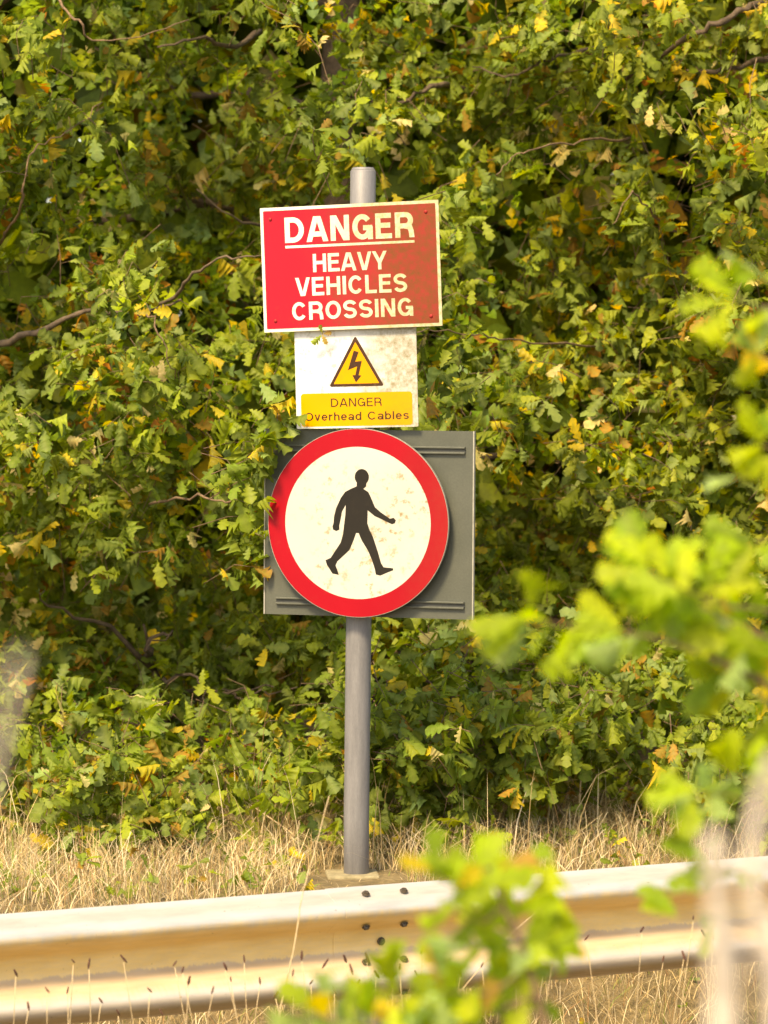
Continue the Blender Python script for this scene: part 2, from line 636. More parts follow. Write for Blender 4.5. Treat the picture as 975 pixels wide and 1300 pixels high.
def glyph(ch, w):
    h = w / 2
    if ch == 'D':
        W = .76; c = W * .42
        return W, [[(h, 0), (h, 1)], [(h, 1 - h), (c, 1 - h)] + arc(c, .5, W - h - c, .5 - h, 90, -90) [1:] + [(h, h)]]
    if ch == 'A':
        W = .80
        a = [(h * 1.02 - .2 * (W / 2 - h), -.2), (W / 2 - .01 + .2 * (W / 2 - h) * 0, 1.0 + .0)]
        return W, [[(h * .9 - .06, -.15), (W / 2 - h * .35, 1.02)], [(W - h * .9 + .06, -.15), (W / 2 + h * .35, 1.02)], [(W * .22, .20 + h), (W * .78, .20 + h)]]
    if ch == 'N':
        W = .74
        return W, [[(h, 0), (h, 1)], [(W - h, 0), (W - h, 1)], [(h * .9, 1.08), (W - h * .9, -.08)]]
    if ch == 'G':
        W = .78
        return W, [arc(W / 2, .5, W / 2 - h, .5 - h, 38, 335, 26), [(W * .54, .50 - h * .4), (W, .50 - h * .4)], [(W - h * .8, .50), (W - h * .8, 0)]]
    if ch == 'E':
        W = .64
        return W, [[(h, 0), (h, 1)], [(h, 1 - h), (W - .02, 1 - h)], [(h, .52), (W - .06, .52)], [(h, h), (W, h)]]
    if ch == 'R':
        W = .74; c = W * .55; t = .46
        return W, [[(h, 0), (h, 1)], [(h, 1 - h), (c, 1 - h)] + arc(c, (1 - h + t) / 2, W - h - .03 - c, (1 - h - t) / 2, 90, -90)[1:] + [(h, t)],
                   [(c - .05, t), (W - h * 1.6, t - .06), (W - h * 1.15, .25), (W - h * .9, -.02)]]
    if ch == 'H':
        W = .73
        return W, [[(h, 0), (h, 1)], [(W - h, 0), (W - h, 1)], [(h, .52), (W - h, .52)]]
    if ch == 'V':
        W = .74
        return W, [[(h * .9 - .05, 1.15), (W / 2 - h * .25, -.02)], [(W - h * .9 + .05, 1.15), (W / 2 + h * .25, -.02)]]
    if ch == 'Y':
        W = .74
        return W, [[(h * .8 - .07, 1.12), (W / 2, .38)], [(W - h * .8 + .07, 1.12), (W / 2, .38)], [(W / 2, 0), (W / 2, .46)]]
    if ch == 'I':
        return w, [[(h, 0), (h, 1)]]
    if ch == 'L':
        W = .60
        return W, [[(h, 0), (h, 1)], [(h, h), (W, h)]]
    if ch == 'C':
        W = .76
        return W, [arc(W / 2, .5, W / 2 - h, .5 - h, 36, 324, 26)]
    if ch == 'O':
        W = .80
        return W, [arc(W / 2, .5, W / 2 - h, .5 - h, 0, 360, 32)]
    if ch == 'S':
        W = .70; rx = W / 2 - h; cx = W / 2
        ry = (1 - 2 * h) / 4
        return W, [arc(cx, 1 - h - ry, rx, ry, 18, 250, 16) + arc(cx, h + ry, rx, ry, 70, -162, 16)]
    X = .74
    if ch in 'vehadbls r':
        if ch == ' ': return .34, []
        if ch == 'v':
            W = .52
            return W, [[(h * .8, X + .03), (W / 2, -.02)], [(W - h * .8, X + .03), (W / 2, -.02)]]
        if ch == 'e':
            W = .56
            return W, [arc(W / 2, X / 2, W / 2 - h, X / 2 - h, 0, 322, 22), [(h, X / 2), (W - h * .5, X / 2)]]
        if ch == 'h':
            W = .52
            return W, [[(h, 0), (h, 1)], [(h, X * .6)] + arc(W / 2, X * .62, W / 2 - h, X * .38 - h, 170, 0, 12) + [(W - h, 0)]]
        if ch == 'r':
            W = .36
            return W, [[(h, 0), (h, X)], arc(W * .95, X * .55, W * .95 - h, X * .45 - h, 180, 88, 8)]
        if ch == 'a':
            W = .54
            return W, [[(W - h, 0), (W - h, X * .62)] + arc(W / 2, X * .68, W / 2 - h, X * .32 - h, 0, 160, 10), arc(W * .46, X * .29, W * .46 - h, X * .29 - h, 0, 360, 18)]
        if ch == 'd':
            W = .56
            return W, [[(W - h, 0), (W - h, 1)], arc(W / 2, X / 2, W / 2 - h, X / 2 - h, 0, 360, 20)]
        if ch == 'b':
            W = .56
            return W, [[(h, 0), (h, 1)], arc(W / 2, X / 2, W / 2 - h, X / 2 - h, 0, 360, 20)]
        if ch == 'l':
            return w, [[(h, 0), (h, 1)]]
        if ch == 's':
            W = .50; rx = W / 2 - h; cx = W / 2; ry = (X - 2 * h) / 4
            return W, [arc(cx, X - h - ry, rx, ry, 20, 250, 12) + arc(cx, h + ry, rx, ry, 70, -160, 12)]
    return .4, []


def clip_y(poly, lo, hi):
    for sgn, lim in ((1, lo), (-1, -hi)):
        out = []
        for i in range(len(poly)):
            a, b = poly[i], poly[(i + 1) % len(poly)]
            fa, fb = sgn * a[1] - lim, sgn * b[1] - lim
            if fa >= 0: out.append(a)
            if (fa >= 0) != (fb >= 0):
                t = fa / (fa - fb)
                out.append((a[0] + (b[0] - a[0]) * t, a[1] + (b[1] - a[1]) * t))
        poly = out
        if len(poly) < 3: return []
    return poly


def text_mesh(text, u0, u1, v0, v1, w, gap, mat, y):
    """lettering in a plate's own plane (x right, z up), cap height v0..v1, width u0..u1, lying at y (towards the viewer is -y)"""
    x = 0; strokes = []
    for ch in text:
        adv, st = glyph(ch, w)
        for s in st: strokes.append([(px + x, py) for px, py in s])
        x += adv + gap
    tot = x - gap
    V, Fc = [], []
    layer = 0
    for s in strokes:
        layer += 1
        yy = y - (layer % 4) * .00006
        closed = math.hypot(s[0][0] - s[-1][0], s[0][1] - s[-1][1]) < 1e-6
        n = len(s)
        L, Rr = [], []
        for i, p in enumerate(s):
            if closed:
                a = s[i - 1] if i > 0 else s[-2]
                b = s[i + 1] if i < n - 1 else s[1]
            else:
                a = s[max(i - 1, 0)]; b = s[min(i + 1, n - 1)]
            d1 = Vector((p[0] - a[0], p[1] - a[1])); d2 = Vector((b[0] - p[0], b[1] - p[1]))
            if d1.length < 1e-9: d1 = d2.copy()
            if d2.length < 1e-9: d2 = d1.copy()
            d1.normalize(); d2.normalize()
            t = (d1 + d2)
            t = t.normalized() if t.length > 1e-6 else d1
            nrm = Vector((-t.y, t.x))
            k = 1 / max(.5, nrm.dot(Vector((-d1.y, d1.x))))
            L.append((p[0] + nrm.x * w / 2 * k, p[1] + nrm.y * w / 2 * k))
            Rr.append((p[0] - nrm.x * w / 2 * k, p[1] - nrm.y * w / 2 * k))
        for i in range(n - 1):
            poly = clip_y([L[i], L[i + 1], Rr[i + 1], Rr[i]], 0, 1)
            if len(poly) < 3: continue
            b0 = len(V)
            for (px, py) in poly:
                V.append((u0 + px / tot * (u1 - u0), yy, v0 + py * (v1 - v0)))
            Fc.append(tuple(range(b0, b0 + len(poly))))
    me = bpy.data.meshes.new("lettering")
    me.from_pydata(V, [], Fc)
    bm = bmesh.new(); bm.from_mesh(me)
    for f in bm.faces:
        f.normal_update()
        if f.normal.y > 0: f.normal_flip()
    bm.to_mesh(me); bm.free()
    me.materials.append(mat)
    return me


# ------------------------------------------------------------------ signs
YAW = R(-17.0)                               # the plates face a little to the left of the camera


def plate_root(name, px, py, Y, roll, label, cat):
    c = at(px, py, Y)
    o = empty(name, c, label=label, cat=cat)
    o.rotation_euler = (Matrix.Rotation(YAW, 3, 'Z') @ Matrix.Rotation(R(roll), 3, 'Y')).to_euler()
    return o


def rrect(x0, x1, z0, z1, r, n=5):
    p = []
    for cx, cz, a in ((x1 - r, z1 - r, 0), (x0 + r, z1 - r, 90), (x0 + r, z0 + r, 180), (x1 - r, z0 + r, 270)):
        p += [(cx + r * math.cos(R(a + 90 * i / n)), cz + r * math.sin(R(a + 90 * i / n))) for i in range(n + 1)]
    return p


def flat(pts, y, mat, name):
    me = bpy.data.meshes.new(name)
    me.from_pydata([(x, y, z) for x, z in pts], [], [tuple(range(len(pts)))])
    bm = bmesh.new(); bm.from_mesh(me)
    for f in bm.faces:
        f.normal_update()
        if f.normal.y > 0: f.normal_flip()
    bm.to_mesh(me); bm.free()
    me.materials.append(mat)
    return me


def clamp_bar(parent, z, half, y0, y1):
    o = link("mounting_channel", bm_mesh("mounting_channel", box_bm(-half, half, y0, y1, z - .016, z + .016, .003), M_CHANNEL), parent)
    return o


RIVET = None


def rivets(parent, pts, y, mat, r=.0055):
    bm = bmesh.new()
    bmesh.ops.create_uvsphere(bm, u_segments=12, v_segments=6, radius=r)
    for v in bm.verts: v.co.y *= .45
    me_ = bm_mesh("rivet", bm, mat, True)
    for x, z in pts:
        o = link("rivet", me_, parent)
        o.location = (x, y, z)


# red sign
PW, PH = .588, .393
M_RED = sign_paint("red_enamel", (.34, .007, .021), (.13, .048, .012), -.20, .20, .0, .95, .30, .40, 1.0)
M_REDW = sign_paint("red_sign_white", (.64, .60, .51), (.34, .28, .11), -.20, .14, .0, .95, .30, .45, 2.0)
s1 = plate_root("danger_sign", 445, 338.5, -.085, -2.05, "red rectangular DANGER HEAVY VEHICLES CROSSING sign at the top of the post", "sign")
link("plate", bm_mesh("plate", box_bm(-PW / 2, PW / 2, 0, .003, -PH / 2, PH / 2), M_REDW), s1)
link("red_field", flat(rrect(-PW / 2 + .010, PW / 2 - .010, -PH / 2 + .010, PH / 2 - .010, .003), -.0006, M_RED, "red_field"), s1)


def uu(f): return (f - .5) * PW
def vv(f): return (.5 - f) * PH


for txt, a, b, t, bt, w in (("DANGER", .137, .862, .085, .288, .200), ("HEAVY", .290, .702, .386, .532, .18),
                            ("VEHICLES", .188, .813, .572, .719, .18), ("CROSSING", .163, .840, .767, .912, .18)):
    o = link("lettering", text_mesh(txt, uu(a), uu(b), vv(bt), vv(t), w, .125 if txt != "HEAVY" else .10, M_REDW, -.0011), s1)
    o["label"] = "cream word " + txt
link("underline", flat([(uu(.137), vv(.331)), (uu(.862), vv(.331)), (uu(.862), vv(.311)), (uu(.137), vv(.311))], -.0011, M_REDW, "underline"), s1)
rivets(s1, [(uu(.057), vv(.092)), (uu(.93), vv(.09)), (uu(.067), vv(.91)), (uu(.94), vv(.92))], -.002, M_RED)
clamp_bar(s1, .11, .24, .0035, .022)
clamp_bar(s1, -.11, .24, .0035, .022)

# white sign
QW, QH = .402, .318
M_WHITE = sign_paint("white_enamel", (.66, .65, .62), (.20, .165, .08), -.05, .13, .0, .95, .5, .40, 3.0)
M_YEL = sign_paint("yellow_enamel", (.60, .275, .002), (.32, .17, .012), -.02, .22, .0, .50, .2, .40, 4.0)
M_BLACK = sign_paint("brown_black_print", (.045, .018, .008), (.20, .14, .05), .0, .3, .0, .3, .2, .45, 5.0)
s2 = plate_root("cable_warning_sign", 452, 479, -.070, -1.45, "white and yellow overhead cables warning sign with lightning triangle under the red sign", "sign")
link("plate", bm_mesh("plate", prism_bm(rrect(-QW / 2, QW / 2, -QH / 2, QH / 2, .004), 0, .003), M_WHITE), s2)
KZ = 5.27 * 403                                # zoom pixels per metre on the plate
cosy = math.cos(YAW)


def q2(zx, zy):
    """zoomed photo pixel -> plate coordinates"""
    cx, cz = (73 + 888) / 2, 0
    x = (zx - cx) / KZ / cosy
    bot = 723 + (zx - 73) * (-18 / 815)
    z = -QH / 2 + (bot - zy) / KZ
    return x, z


def rounded(pts, r, n=4):
    out = []
    N = len(pts)
    for i in range(N):
        p = Vector(pts[i]); a = (Vector(pts[i - 1]) - p).normalized(); b = (Vector(pts[(i + 1) % N]) - p).normalized()
        for k in range(n + 1):
            t = k / n
            q = (p + a * r) * (1 - t) ** 2 + p * 2 * t * (1 - t) + (p + b * r) * t ** 2
            out.append((q.x, q.y))
    return out


tri = [q2(482, 97), q2(297, 441), q2(668, 433)]
link("triangle_border", flat(rounded(tri, .010), -.0006, M_BLACK, "triangle_border"), s2)
tri2 = [q2(482, 140), q2(330, 422), q2(636, 415)]
link("triangle_field", flat(rounded(tri2, .003), -.0010, M_YEL, "triangle_field"), s2)
boltp = [(470, 198), (503, 207), (478, 272), (523, 266), (499, 362), (518, 364), (480, 411), (457, 362), (477, 361), (490, 303), (428, 328)]
o = link("lightning_symbol", flat([q2(*p) for p in boltp], -.0014, M_BLACK, "lightning_symbol"), s2)
bx0, bz0 = q2(105, 710); bx1, bz1 = q2(853, 470)
link("yellow_panel", flat(rrect(bx0, bx1, bz0, bz1, .011), -.0006, M_YEL, "yellow_panel"), s2)
a_, b_ = q2(308, 575); c_, d_ = q2(648, 511)
o = link("lettering", text_mesh("DANGER", a_, c_, b_, d_, .125, .16, M_BLACK, -.0010), s2); o["label"] = "dark word DANGER"
for word, zx0, zx1, zb, zt in (("Overhead", 130, 510, 670, 607), ("Cables", 553, 828, 660, 600)):
    a_, b_ = q2(zx0, zb); c_, d_ = q2(zx1, zt)
    o = link("lettering", text_mesh(word, a_, c_, b_, d_, .135, .135, M_BLACK, -.0010), s2); o["label"] = "dark word " + word
clamp_bar(s2, .06, .17, .0035, .016)
clamp_bar(s2, -.09, .17, .0035, .016)

# grey board
BW, BH = .686, .592
s3 = plate_root("sign_backing_board", 467.5, 664.5, -.055, .35, "grey rectangular metal board behind the round pedestrian sign", "sign board")
link("panel", bm_mesh("panel", box_bm(-BW / 2, BW / 2, 0, .004, -BH / 2, BH / 2), M_BOARD), s3)
for sx_ in (-1, 1):
    x = sx_ * (BW / 2 + .0022)
    link("edge_trim", bm_mesh("edge_trim", box_bm(x - .002, x + .002, -.003, .012, -BH / 2, BH / 2), M_BOARD_EDGE), s3)
for z in (.235, -.252):
    ch = link("channel", bm_mesh("channel", box_bm(-.305, .318, -.004, -.0005, z - .011, z + .011), M_CHANNEL), s3)
    for k in (-1, 1):
        link("flange", bm_mesh("flange", box_bm(-.305, .318, -.011, -.0045, z + k * .0085 - .0028, z + k * .0085 + .0028, .001), M_BOARD), ch)
clamp_bar(s3, .0, .10, .0045, .014)

# round sign
RR = .2985
M_RING = sign_paint("ring_red", (.285, .002, .009), (.20, .05, .02), .05, .45, .0, .35, .12, .38, 6.0)
M_DISC = sign_paint("disc_cream", (.50, .472, .40), (.24, .16, .05), -.6, .6, .0, .12, .8, .42, 7.0)
M_FIG = sign_paint("figure_black", (.012, .010, .008), (.04, .032, .02), -.3, .3, .0, .3, .2, .4, 8.0)
s4 = plate_root("pedestrian_sign", 454, 664, -.088, .3, "round red-ringed cream sign with a black walking figure", "sign")


def disc(r, n=96):
    return [(r * math.cos(2 * math.pi * i / n), r * math.sin(2 * math.pi * i / n)) for i in range(n)]


link("plate", bm_mesh("plate", prism_bm(disc(RR), 0, .012), M_BOARD_EDGE), s4)
# ring as an annulus
n_ = 96
rv, rf = [], []
for rad in (RR - .0015, RR * .806):
    rv += [(x, -.0006, z) for x, z in disc(rad, n_)]
rf = [(i, (i + 1) % n_, n_ + (i + 1) % n_, n_ + i) for i in range(n_)]
rm = bpy.data.meshes.new("red_ring"); rm.from_pydata(rv, [], rf); rm.materials.append(M_RING)
link("red_ring", rm, s4)
link("cream_disc", flat(disc(RR * .8055), -.0006, M_DISC, "cream_disc"), s4)
KR = 3.145 * 404


def r2(zx, zy): return (zx - 452.5) / KR / cosy, (450 - zy) / KR


body = [(449, 285), (448, 303), (425, 313), (402, 326), (385, 350), (366, 392), (358, 425), (356, 452), (352, 466), (354, 478), (367, 484),
        (380, 478), (379, 462), (384, 440), (390, 405), (405, 378), (403, 420), (398, 462), (394, 497), (385, 530), (345, 592), (324, 602),
        (330, 620), (352, 655), (378, 660), (372, 640), (365, 622), (372, 606), (420, 560), (437, 520), (447, 490), (457, 490), (470, 520),
        (495, 560), (512, 600), (523, 634), (527, 655), (545, 659), (575, 645), (597, 636), (595, 628), (558, 625), (548, 610), (535, 565),
        (515, 505), (500, 475), (492, 450), (493, 398), (520, 420), (575, 445), (590, 452), (602, 448), (606, 436), (597, 426), (582, 430),
        (545, 405), (522, 385), (505, 345), (495, 325), (475, 312), (486, 303), (488, 285)]
hd = [(469 + 28.5 * math.cos(R(a)), 265 - 32 * math.sin(R(a))) for a in range(0, 360, 12)]
fig = link("walking_figure", flat([r2(*p) for p in body], -.0010, M_FIG, "walking_figure"), s4)
link("figure_head", flat([r2(*p) for p in hd], -.0012, M_FIG, "figure_head"), fig)
clamp_bar(s4, .12, .10, .0125, .022)
clamp_bar(s4, -.12, .10, .0125, .022)

# ------------------------------------------------------------------ oak leaves
ST = np.array([0, .12, .19, .25, .31, .38, .45, .51, .585, .66, .72, .79, .86, .94, 1.0])
WL = np.array([.009, .012, .085, .10, .06, .185, .195, .10, .265, .27, .15, .235, .225, .14, .02])


def leaf_base(fold, curl, droop, twist, wob, seed):
    r = np.random.default_rng(seed)
    n = len(ST)
    V = np.zeros((3 * n, 3))
    rib = np.zeros(3 * n)
    for side, off in ((0, 0), (1, n), (-1, 2 * n)):
        for i in range(n):
            w = WL[i] * (1 + (r.uniform(-wob, wob) if side else 0))
            x = ST[i] + (.05 * (1 if WL[i] > .16 else -.02) if side else 0)
            y = side * w
            z = abs(y) * fold + droop * -(x ** 2) + curl * y * y * -6 + r.uniform(-.007, .007) * (side != 0)
            a = twist * x
            V[off + i] = (x, y * math.cos(a) - z * math.sin(a), z * math.cos(a) + y * math.sin(a))
            rib[off + i] = 1.0 if side == 0 else 0.0
    Q = []
    for i in range(n - 1):
        Q.append((i, i + 1, n + i + 1, n + i))
        Q.append((i + 1, i, 2 * n + i, 2 * n + i + 1))
    # normals up: order so that +z is the front
    Q = [q[::-1] for q in Q]
    return V, np.array(Q), rib


LEAVES = [leaf_base(.25, .4, .15, .2, .15, 1), leaf_base(.10, .8, .35, -.4, .22, 2), leaf_base(.28, -.2, .05, .4, .16, 3),
          leaf_base(.05, 1.2, -.15, -.2, .25, 4), leaf_base(.3, .2, .5, .1, .18, 5)]
_fv = np.array([(0, 0, 0), (.35, 0, .0), (.7, 0, -.05), (1.05, 0, -.2), (.24, .1, .05), (.42, .24, .06), (.55, .11, .02), (.72, .30, .04), (.92, .2, -.08),
                (.24, -.1, .05), (.42, -.24, .06), (.55, -.11, .02), (.72, -.30, .04), (.92, -.2, -.08)])
_fq = np.array([(0, 1, 5, 4), (1, 2, 6, 5), (2, 3, 8, 7), (0, 9, 10, 1), (1, 10, 11, 2), (2, 12, 13, 3), (2, 7, 6, 6), (2, 11, 12, 12)][:6])
LEAVES.append((_fv, _fq, np.zeros(14)))    # plainer leaf for the depth of the crowns

PAL = np.array([(.130, .200, .010), (.27, .32, .010), (.065, .110, .009), (.21, .295, .095), (.58, .40, .006), (.36, .15, .016), (.60, .48, .24), (.185, .25, .009)])
PALW = np.array([.28, .23, .17, .10, .065, .045, .035, .10])


def frames(D, N):
    """orthonormal frames from directions D and wished normals N -> (n,3,3) columns x,y,z"""
    D = D / np.linalg.norm(D, axis=1)[:, None]
    N = N - D * (N * D).sum(1)[:, None]
    ln = np.linalg.norm(N, axis=1)[:, None]
    N = np.where(ln > 1e-4, N / np.maximum(ln, 1e-4), np.array([0, 0, 1.0]))
    Yv = np.cross(N, D)
    return np.stack([D, Yv, N], 2)


SUNV = np.array(to_sun)


def make_sprigs(tips, dirs, per, lmin, lmax, pal_bias=None, r=rng, spread=1.0):
    """rosettes of leaves: returns pos, frame, length, colour, variant"""
    n = len(tips)
    cnt = r.integers(per[0], per[1] + 1, n)
    idx = np.repeat(np.arange(n), cnt)
    m = len(idx)
    t = dirs[idx]
    t = t / np.linalg.norm(t, axis=1)[:, None]
    back = r.beta(1.0, 2.0, m)[:, None] * .16
    pos = tips[idx] - t * back + r.normal(0, .008, (m, 3))
    rv = r.normal(0, 1, (m, 3))
    rv -= t * (rv * t).sum(1)[:, None]
    rv /= np.linalg.norm(rv, axis=1)[:, None] + 1e-6
    ang = r.uniform(.35, 1.5, m)[:, None] * spread
    D = t * np.cos(ang) + rv * np.sin(ang)
    D[:, 2] -= .25
    N = np.array([-.18, -.45, .75]) + r.normal(0, .22, (n, 3))[idx] + r.normal(0, .32, (m, 3)) + t * .2
    Fm = frames(D, N)
    L = r.uniform(lmin, lmax, m) * r.uniform(.72, 1.12, n)[idx]
    # colour: each sprig leans to one hue
    main = r.choice(len(PAL), n, p=PALW / PALW.sum())
    own = r.choice(len(PAL), m, p=PALW / PALW.sum())
    ci = np.where(r.random(m) < .45, main[idx], own)
    ci = np.where((ci >= 4) & (ci <= 6) & (r.random(m) < .25), 0, ci)
    c = PAL[ci] * r.uniform(.75, 1.25, (m, 1)) * r.uniform(.93, 1.07, (m, 3))
    var = r.integers(0, 5, m)
    return pos, Fm, L, c, var, idx


def leaves_mesh(name, pos, Fm, L, c, var, mat):
    Vs, Qs, T, Rb = [], [], [], []
    base = 0
    for k, (bv, bq, rib) in enumerate(LEAVES):
        sel = np.where(var == k)[0]
        if len(sel) == 0: continue
        v = np.einsum('nij,vj->nvi', Fm[sel], bv) * L[sel][:, None, None] + pos[sel][:, None, :]
        nv = len(bv)
        Vs.append(v.reshape(-1, 3))
        q = bq[None] + (np.arange(len(sel)) * nv)[:, None, None] + base
        Qs.append(q.reshape(-1, 4))
        T.append(np.repeat(np.concatenate([c[sel], np.ones((len(sel), 1))], 1), nv, axis=0))
        Rb.append(np.tile(rib, len(sel)))
        base += len(sel) * nv
    return mesh_np(name, np.concatenate(Vs), np.concatenate(Qs), mat, True, {"tint": np.concatenate(T), "rib": np.concatenate(Rb)})


def leaf_protos(mat):
    out = []
    for bv, bq, rib in LEAVES:
        out.append(mesh_np("leaf", bv, bq, mat, True, {"rib": rib}))
    return out


LP = leaf_protos(M_LEAF1)
LPN = leaf_protos(M_NEAR)


def leaf_object(parent, mats, pos, Fm, L, c, var, origin):
    o = bpy.data.objects.new("leaf", mats[var])
    COL.objects.link(o)
    o.parent = parent
    m3 = Matrix([list(map(float, Fm[i])) for i in range(3)])
    o.matrix_basis = Matrix.Translation(Vector(pos) - origin) @ m3.to_4x4() @ Matrix.Scale(float(L), 4)
    o.color = (float(c[0]), float(c[1]), float(c[2]), 1)
    return o


# front surface of the thicket: how far behind the sign the leaves begin
BUMPS = [  # px, py, rx, ry, metres (minus: bulges towards the camera)
    (190, 560, 190, 130, -.85), (50, 150, 90, 150, -.5), (430, 90, 90, 80, -.5), (600, 530, 110, 130, -.85), (540, 250, 90, 60, -.25),
    (260, 960, 260, 80, -.55), (620, 900, 190, 100, -.7), (900, 140, 130, 200, -.5), (820, 600, 120, 90, -.3), (170, 400, 90, 60, -.3), (900, 950, 120, 90, -.3),
    (270, 190, 130, 120, .9), (480, 30, 60, 40, .6), (160, 60, 50, 50, .6), (850, 440, 60, 50, .6), (700, 620, 70, 40, .7), (330, 470, 40, 40, .35), (110, 620, 90, 40, .5), (40, 480, 60, 40, .5), (620, 700, 60, 50, .6), (560, 180, 60, 50, .4), (400, 860, 50, 40, .6), (330, 900, 60, 30, .4), (640, 1000, 60, 40, .5), (130, 790, 150, 60, 1.0), (300, 745, 60, 40, .6), (700, 720, 80, 60, 1.0), (790, 990, 70, 60, .8), (650, 110, 130, 100, .6), (770, 330, 100, 90, .6),
    (330, 600, 30, 60, .3), (250, 880, 70, 40, .5), (60, 400, 80, 40, .5), (690, 460, 60, 60, .4), (500, 990, 60, 30, .3)]
_B = []
for px, py, rx, ry, dy in BUMPS:
    p = at(px, py, 1.4)
    _B.append((p.x, p.z, rx / 358, ry / 358, dy))
_ph = rng.uniform(0, 6.28, 24)


def front(x, z):
    y = 1.45 + .15 * np.sin(x * 3.1 + _ph[0]) * np.sin(z * 2.7 + _ph[1]) + .30 * np.sin(x * 6.3 + _ph[2] + z * 2.0) * np.sin(z * 5.9 + _ph[3]) + .20 * np.sin(x * 13 + _ph[4] + z * 3) * np.sin(z * 12 + _ph[5] - x * 2)
    y = y - .78 * np.clip(1 - (z / .66) ** 2, 0, 1)
    for bx, bz, rx, rz, dy in _B:
        y = y + (1.2 if dy < 0 else 1.75) * dy * np.exp(-((x - bx) / rx) ** 2 - ((z - bz) / rz) ** 2)
    return np.maximum(y, .20)


# which tree or shrub a tip belongs to: (name, label, trunk x, y, height, region test)
TREES = [
    dict(name="oak_tree", x=-1.75, y=3.0, h=5.6, label="leafy oak tree filling the picture left of the signs", cx=-1.55, cz=2.6),
    dict(name="oak_tree", x=1.85, y=3.2, h=5.8, label="oak tree with yellowing leaves filling the picture right of the signs", cx=1.55, cz=2.6),
    dict(name="oak_tree", x=-.16, y=4.1, h=6.0, label="oak tree in the middle whose dark crown rises above the post top", cx=.0, cz=3.4),
    dict(name="oak_shrub", x=-.85, y=2.1, h=1.3, label="low green oak shrub behind the dry grass left of the post foot", cx=-.75, cz=.45),
    dict(name="oak_shrub", x=.35, y=2.2, h=1.4, label="low oak shrub with pale leaf tips just right of the grey post", cx=.42, cz=.45),
    dict(name="oak_shrub", x=1.35, y=2.2, h=1.3, label="low dark oak shrub at the grass edge under the right oak tree", cx=1.35, cz=.40),
]


def owner(x, z, y):
    best = np.zeros(len(x), int); bd = np.full(len(x), 1e9)
    for k, t in enumerate(TREES):
        if k < 3:
            d = ((x - t["cx"]) / 1.0) ** 2 + ((z - t["cz"]) / 1.9) ** 2 + .0
            if k == 2: d = d + .15
        else:
            d = ((x - t["cx"]) / .62) ** 2 + ((z - t["cz"]) / .55) ** 2 + .25 + np.clip(y - 2.2, 0, 9) * .6
        s = d < bd
        best[s] = k; bd[s] = d[s]
    return best


NT = 13600
x = rng.uniform(-3.3, 3.3, NT); z = rng.uniform(.02, 5.6, NT)
inf = (np.abs(x) < 1.75) & (z < 3.0)
keep = inf | (rng.random(NT) < .25)
x = x[keep]; z = z[keep]
dep = rng.gamma(1.15, .55, len(x))
# skirts of the shrubs along the grass
ns = 1300
x = np.concatenate([x, rng.uniform(-2.1, 2.1, ns)]); z = np.concatenate([z, rng.uniform(.04, .62, ns)]); dep = np.concatenate([dep, rng.gamma(1.1, .25, ns)])
y = front(x, z) + dep
# the crown overhangs: shallow hollow under it near the ground
gz = ground_z(x, y)
ok = (z > gz + .05) & (y < 4.8)
x, y, z = x[ok], y[ok], z[ok]
pts_ = np.stack([x, y, z], 1)
# sprigs follow one another along shoots, so that the crown breaks into sprays with gaps between
ce = pts_[rng.permutation(len(pts_))[:len(pts_) // 4]]
sdir = rng.normal(0, .6, ce.shape) + np.array([0, -.75, -.05])
sdir /= np.linalg.norm(sdir, axis=1)[:, None]
tips = np.concatenate([ce + sdir * (k - 1.5) * .085 + rng.normal(0, .036, ce.shape) for k in range(4)])
shoot = np.tile(sdir, (4, 1))
okz = tips[:, 2] > ground_z(tips[:, 0], tips[:, 1]) + .03
okz &= ~((tips[:, 1] < .16) & (np.abs(tips[:, 0]) < .5))
tips, shoot = tips[okz], shoot[okz]
# explicit sprigs that reach in front of the board's and the white sign's left edge
extra = [(356, 545, -.0), (326, 592, .0), (352, 535, -.01), (342, 550, -.01), (338, 563, -.02), (362, 540, -.02), (322, 605, -.01), (328, 575, -.01), (320, 640, .0), (314, 655, .06), (316, 690, .06), (312, 630, .06), (318, 560, .1), (322, 720, .05), (350, 515, -.03),
         (322, 590, .15), (300, 600, .2), (310, 680, .25), (540, 262, .5), (545, 500, .25), (560, 470, .3), (595, 500, .3), (580, 250, .7), (420, 815, .35), (400, 160, .5), (410, 190, .45)]
ex = np.array([list(at(*e)) for e in extra])
tips = np.concatenate([tips, ex])
own = owner(tips[:, 0], tips[:, 2], tips[:, 1])
own[-len(extra):][:18] = 0
dirs = rng.normal(0, .38, tips.shape) + np.concatenate([shoot, np.tile([[0, -.8, .1]], (len(extra), 1))])
dirs[-len(extra):][:18] = np.array([.75, -.3, .1]) + rng.normal(0, .5, (18, 3))
pos, Fm, L, c, var, sid = make_sprigs(tips, dirs, (5, 9), .052, .108)
deepl = pos[:, 1] > front(pos[:, 0], pos[:, 2]) + .5
var = np.where(deepl, 5, var)
# right-hand oak is yellower, deep crown greener
rt = (own[sid] == 1)
c[rt] = c[rt] * np.array([1.15, 1.03, .9])
lown = own[sid]
# image position of each leaf for choosing which become separate leaves
vx = pos - np.array(CAM)
wd = vx[:, 1] * _fw.y + vx[:, 2] * _fw.z
pu = W0 / 2 + F * vx[:, 0] / wd
pv = H0 / 2 - F * (vx[:, 1] * _up.y + vx[:, 2] * _up.z) / wd
inview = (pu > -10) & (pu < 985) & (pv > -10) & (pv < 1120)

tw_dir = dirs / np.linalg.norm(dirs, axis=1)[:, None]


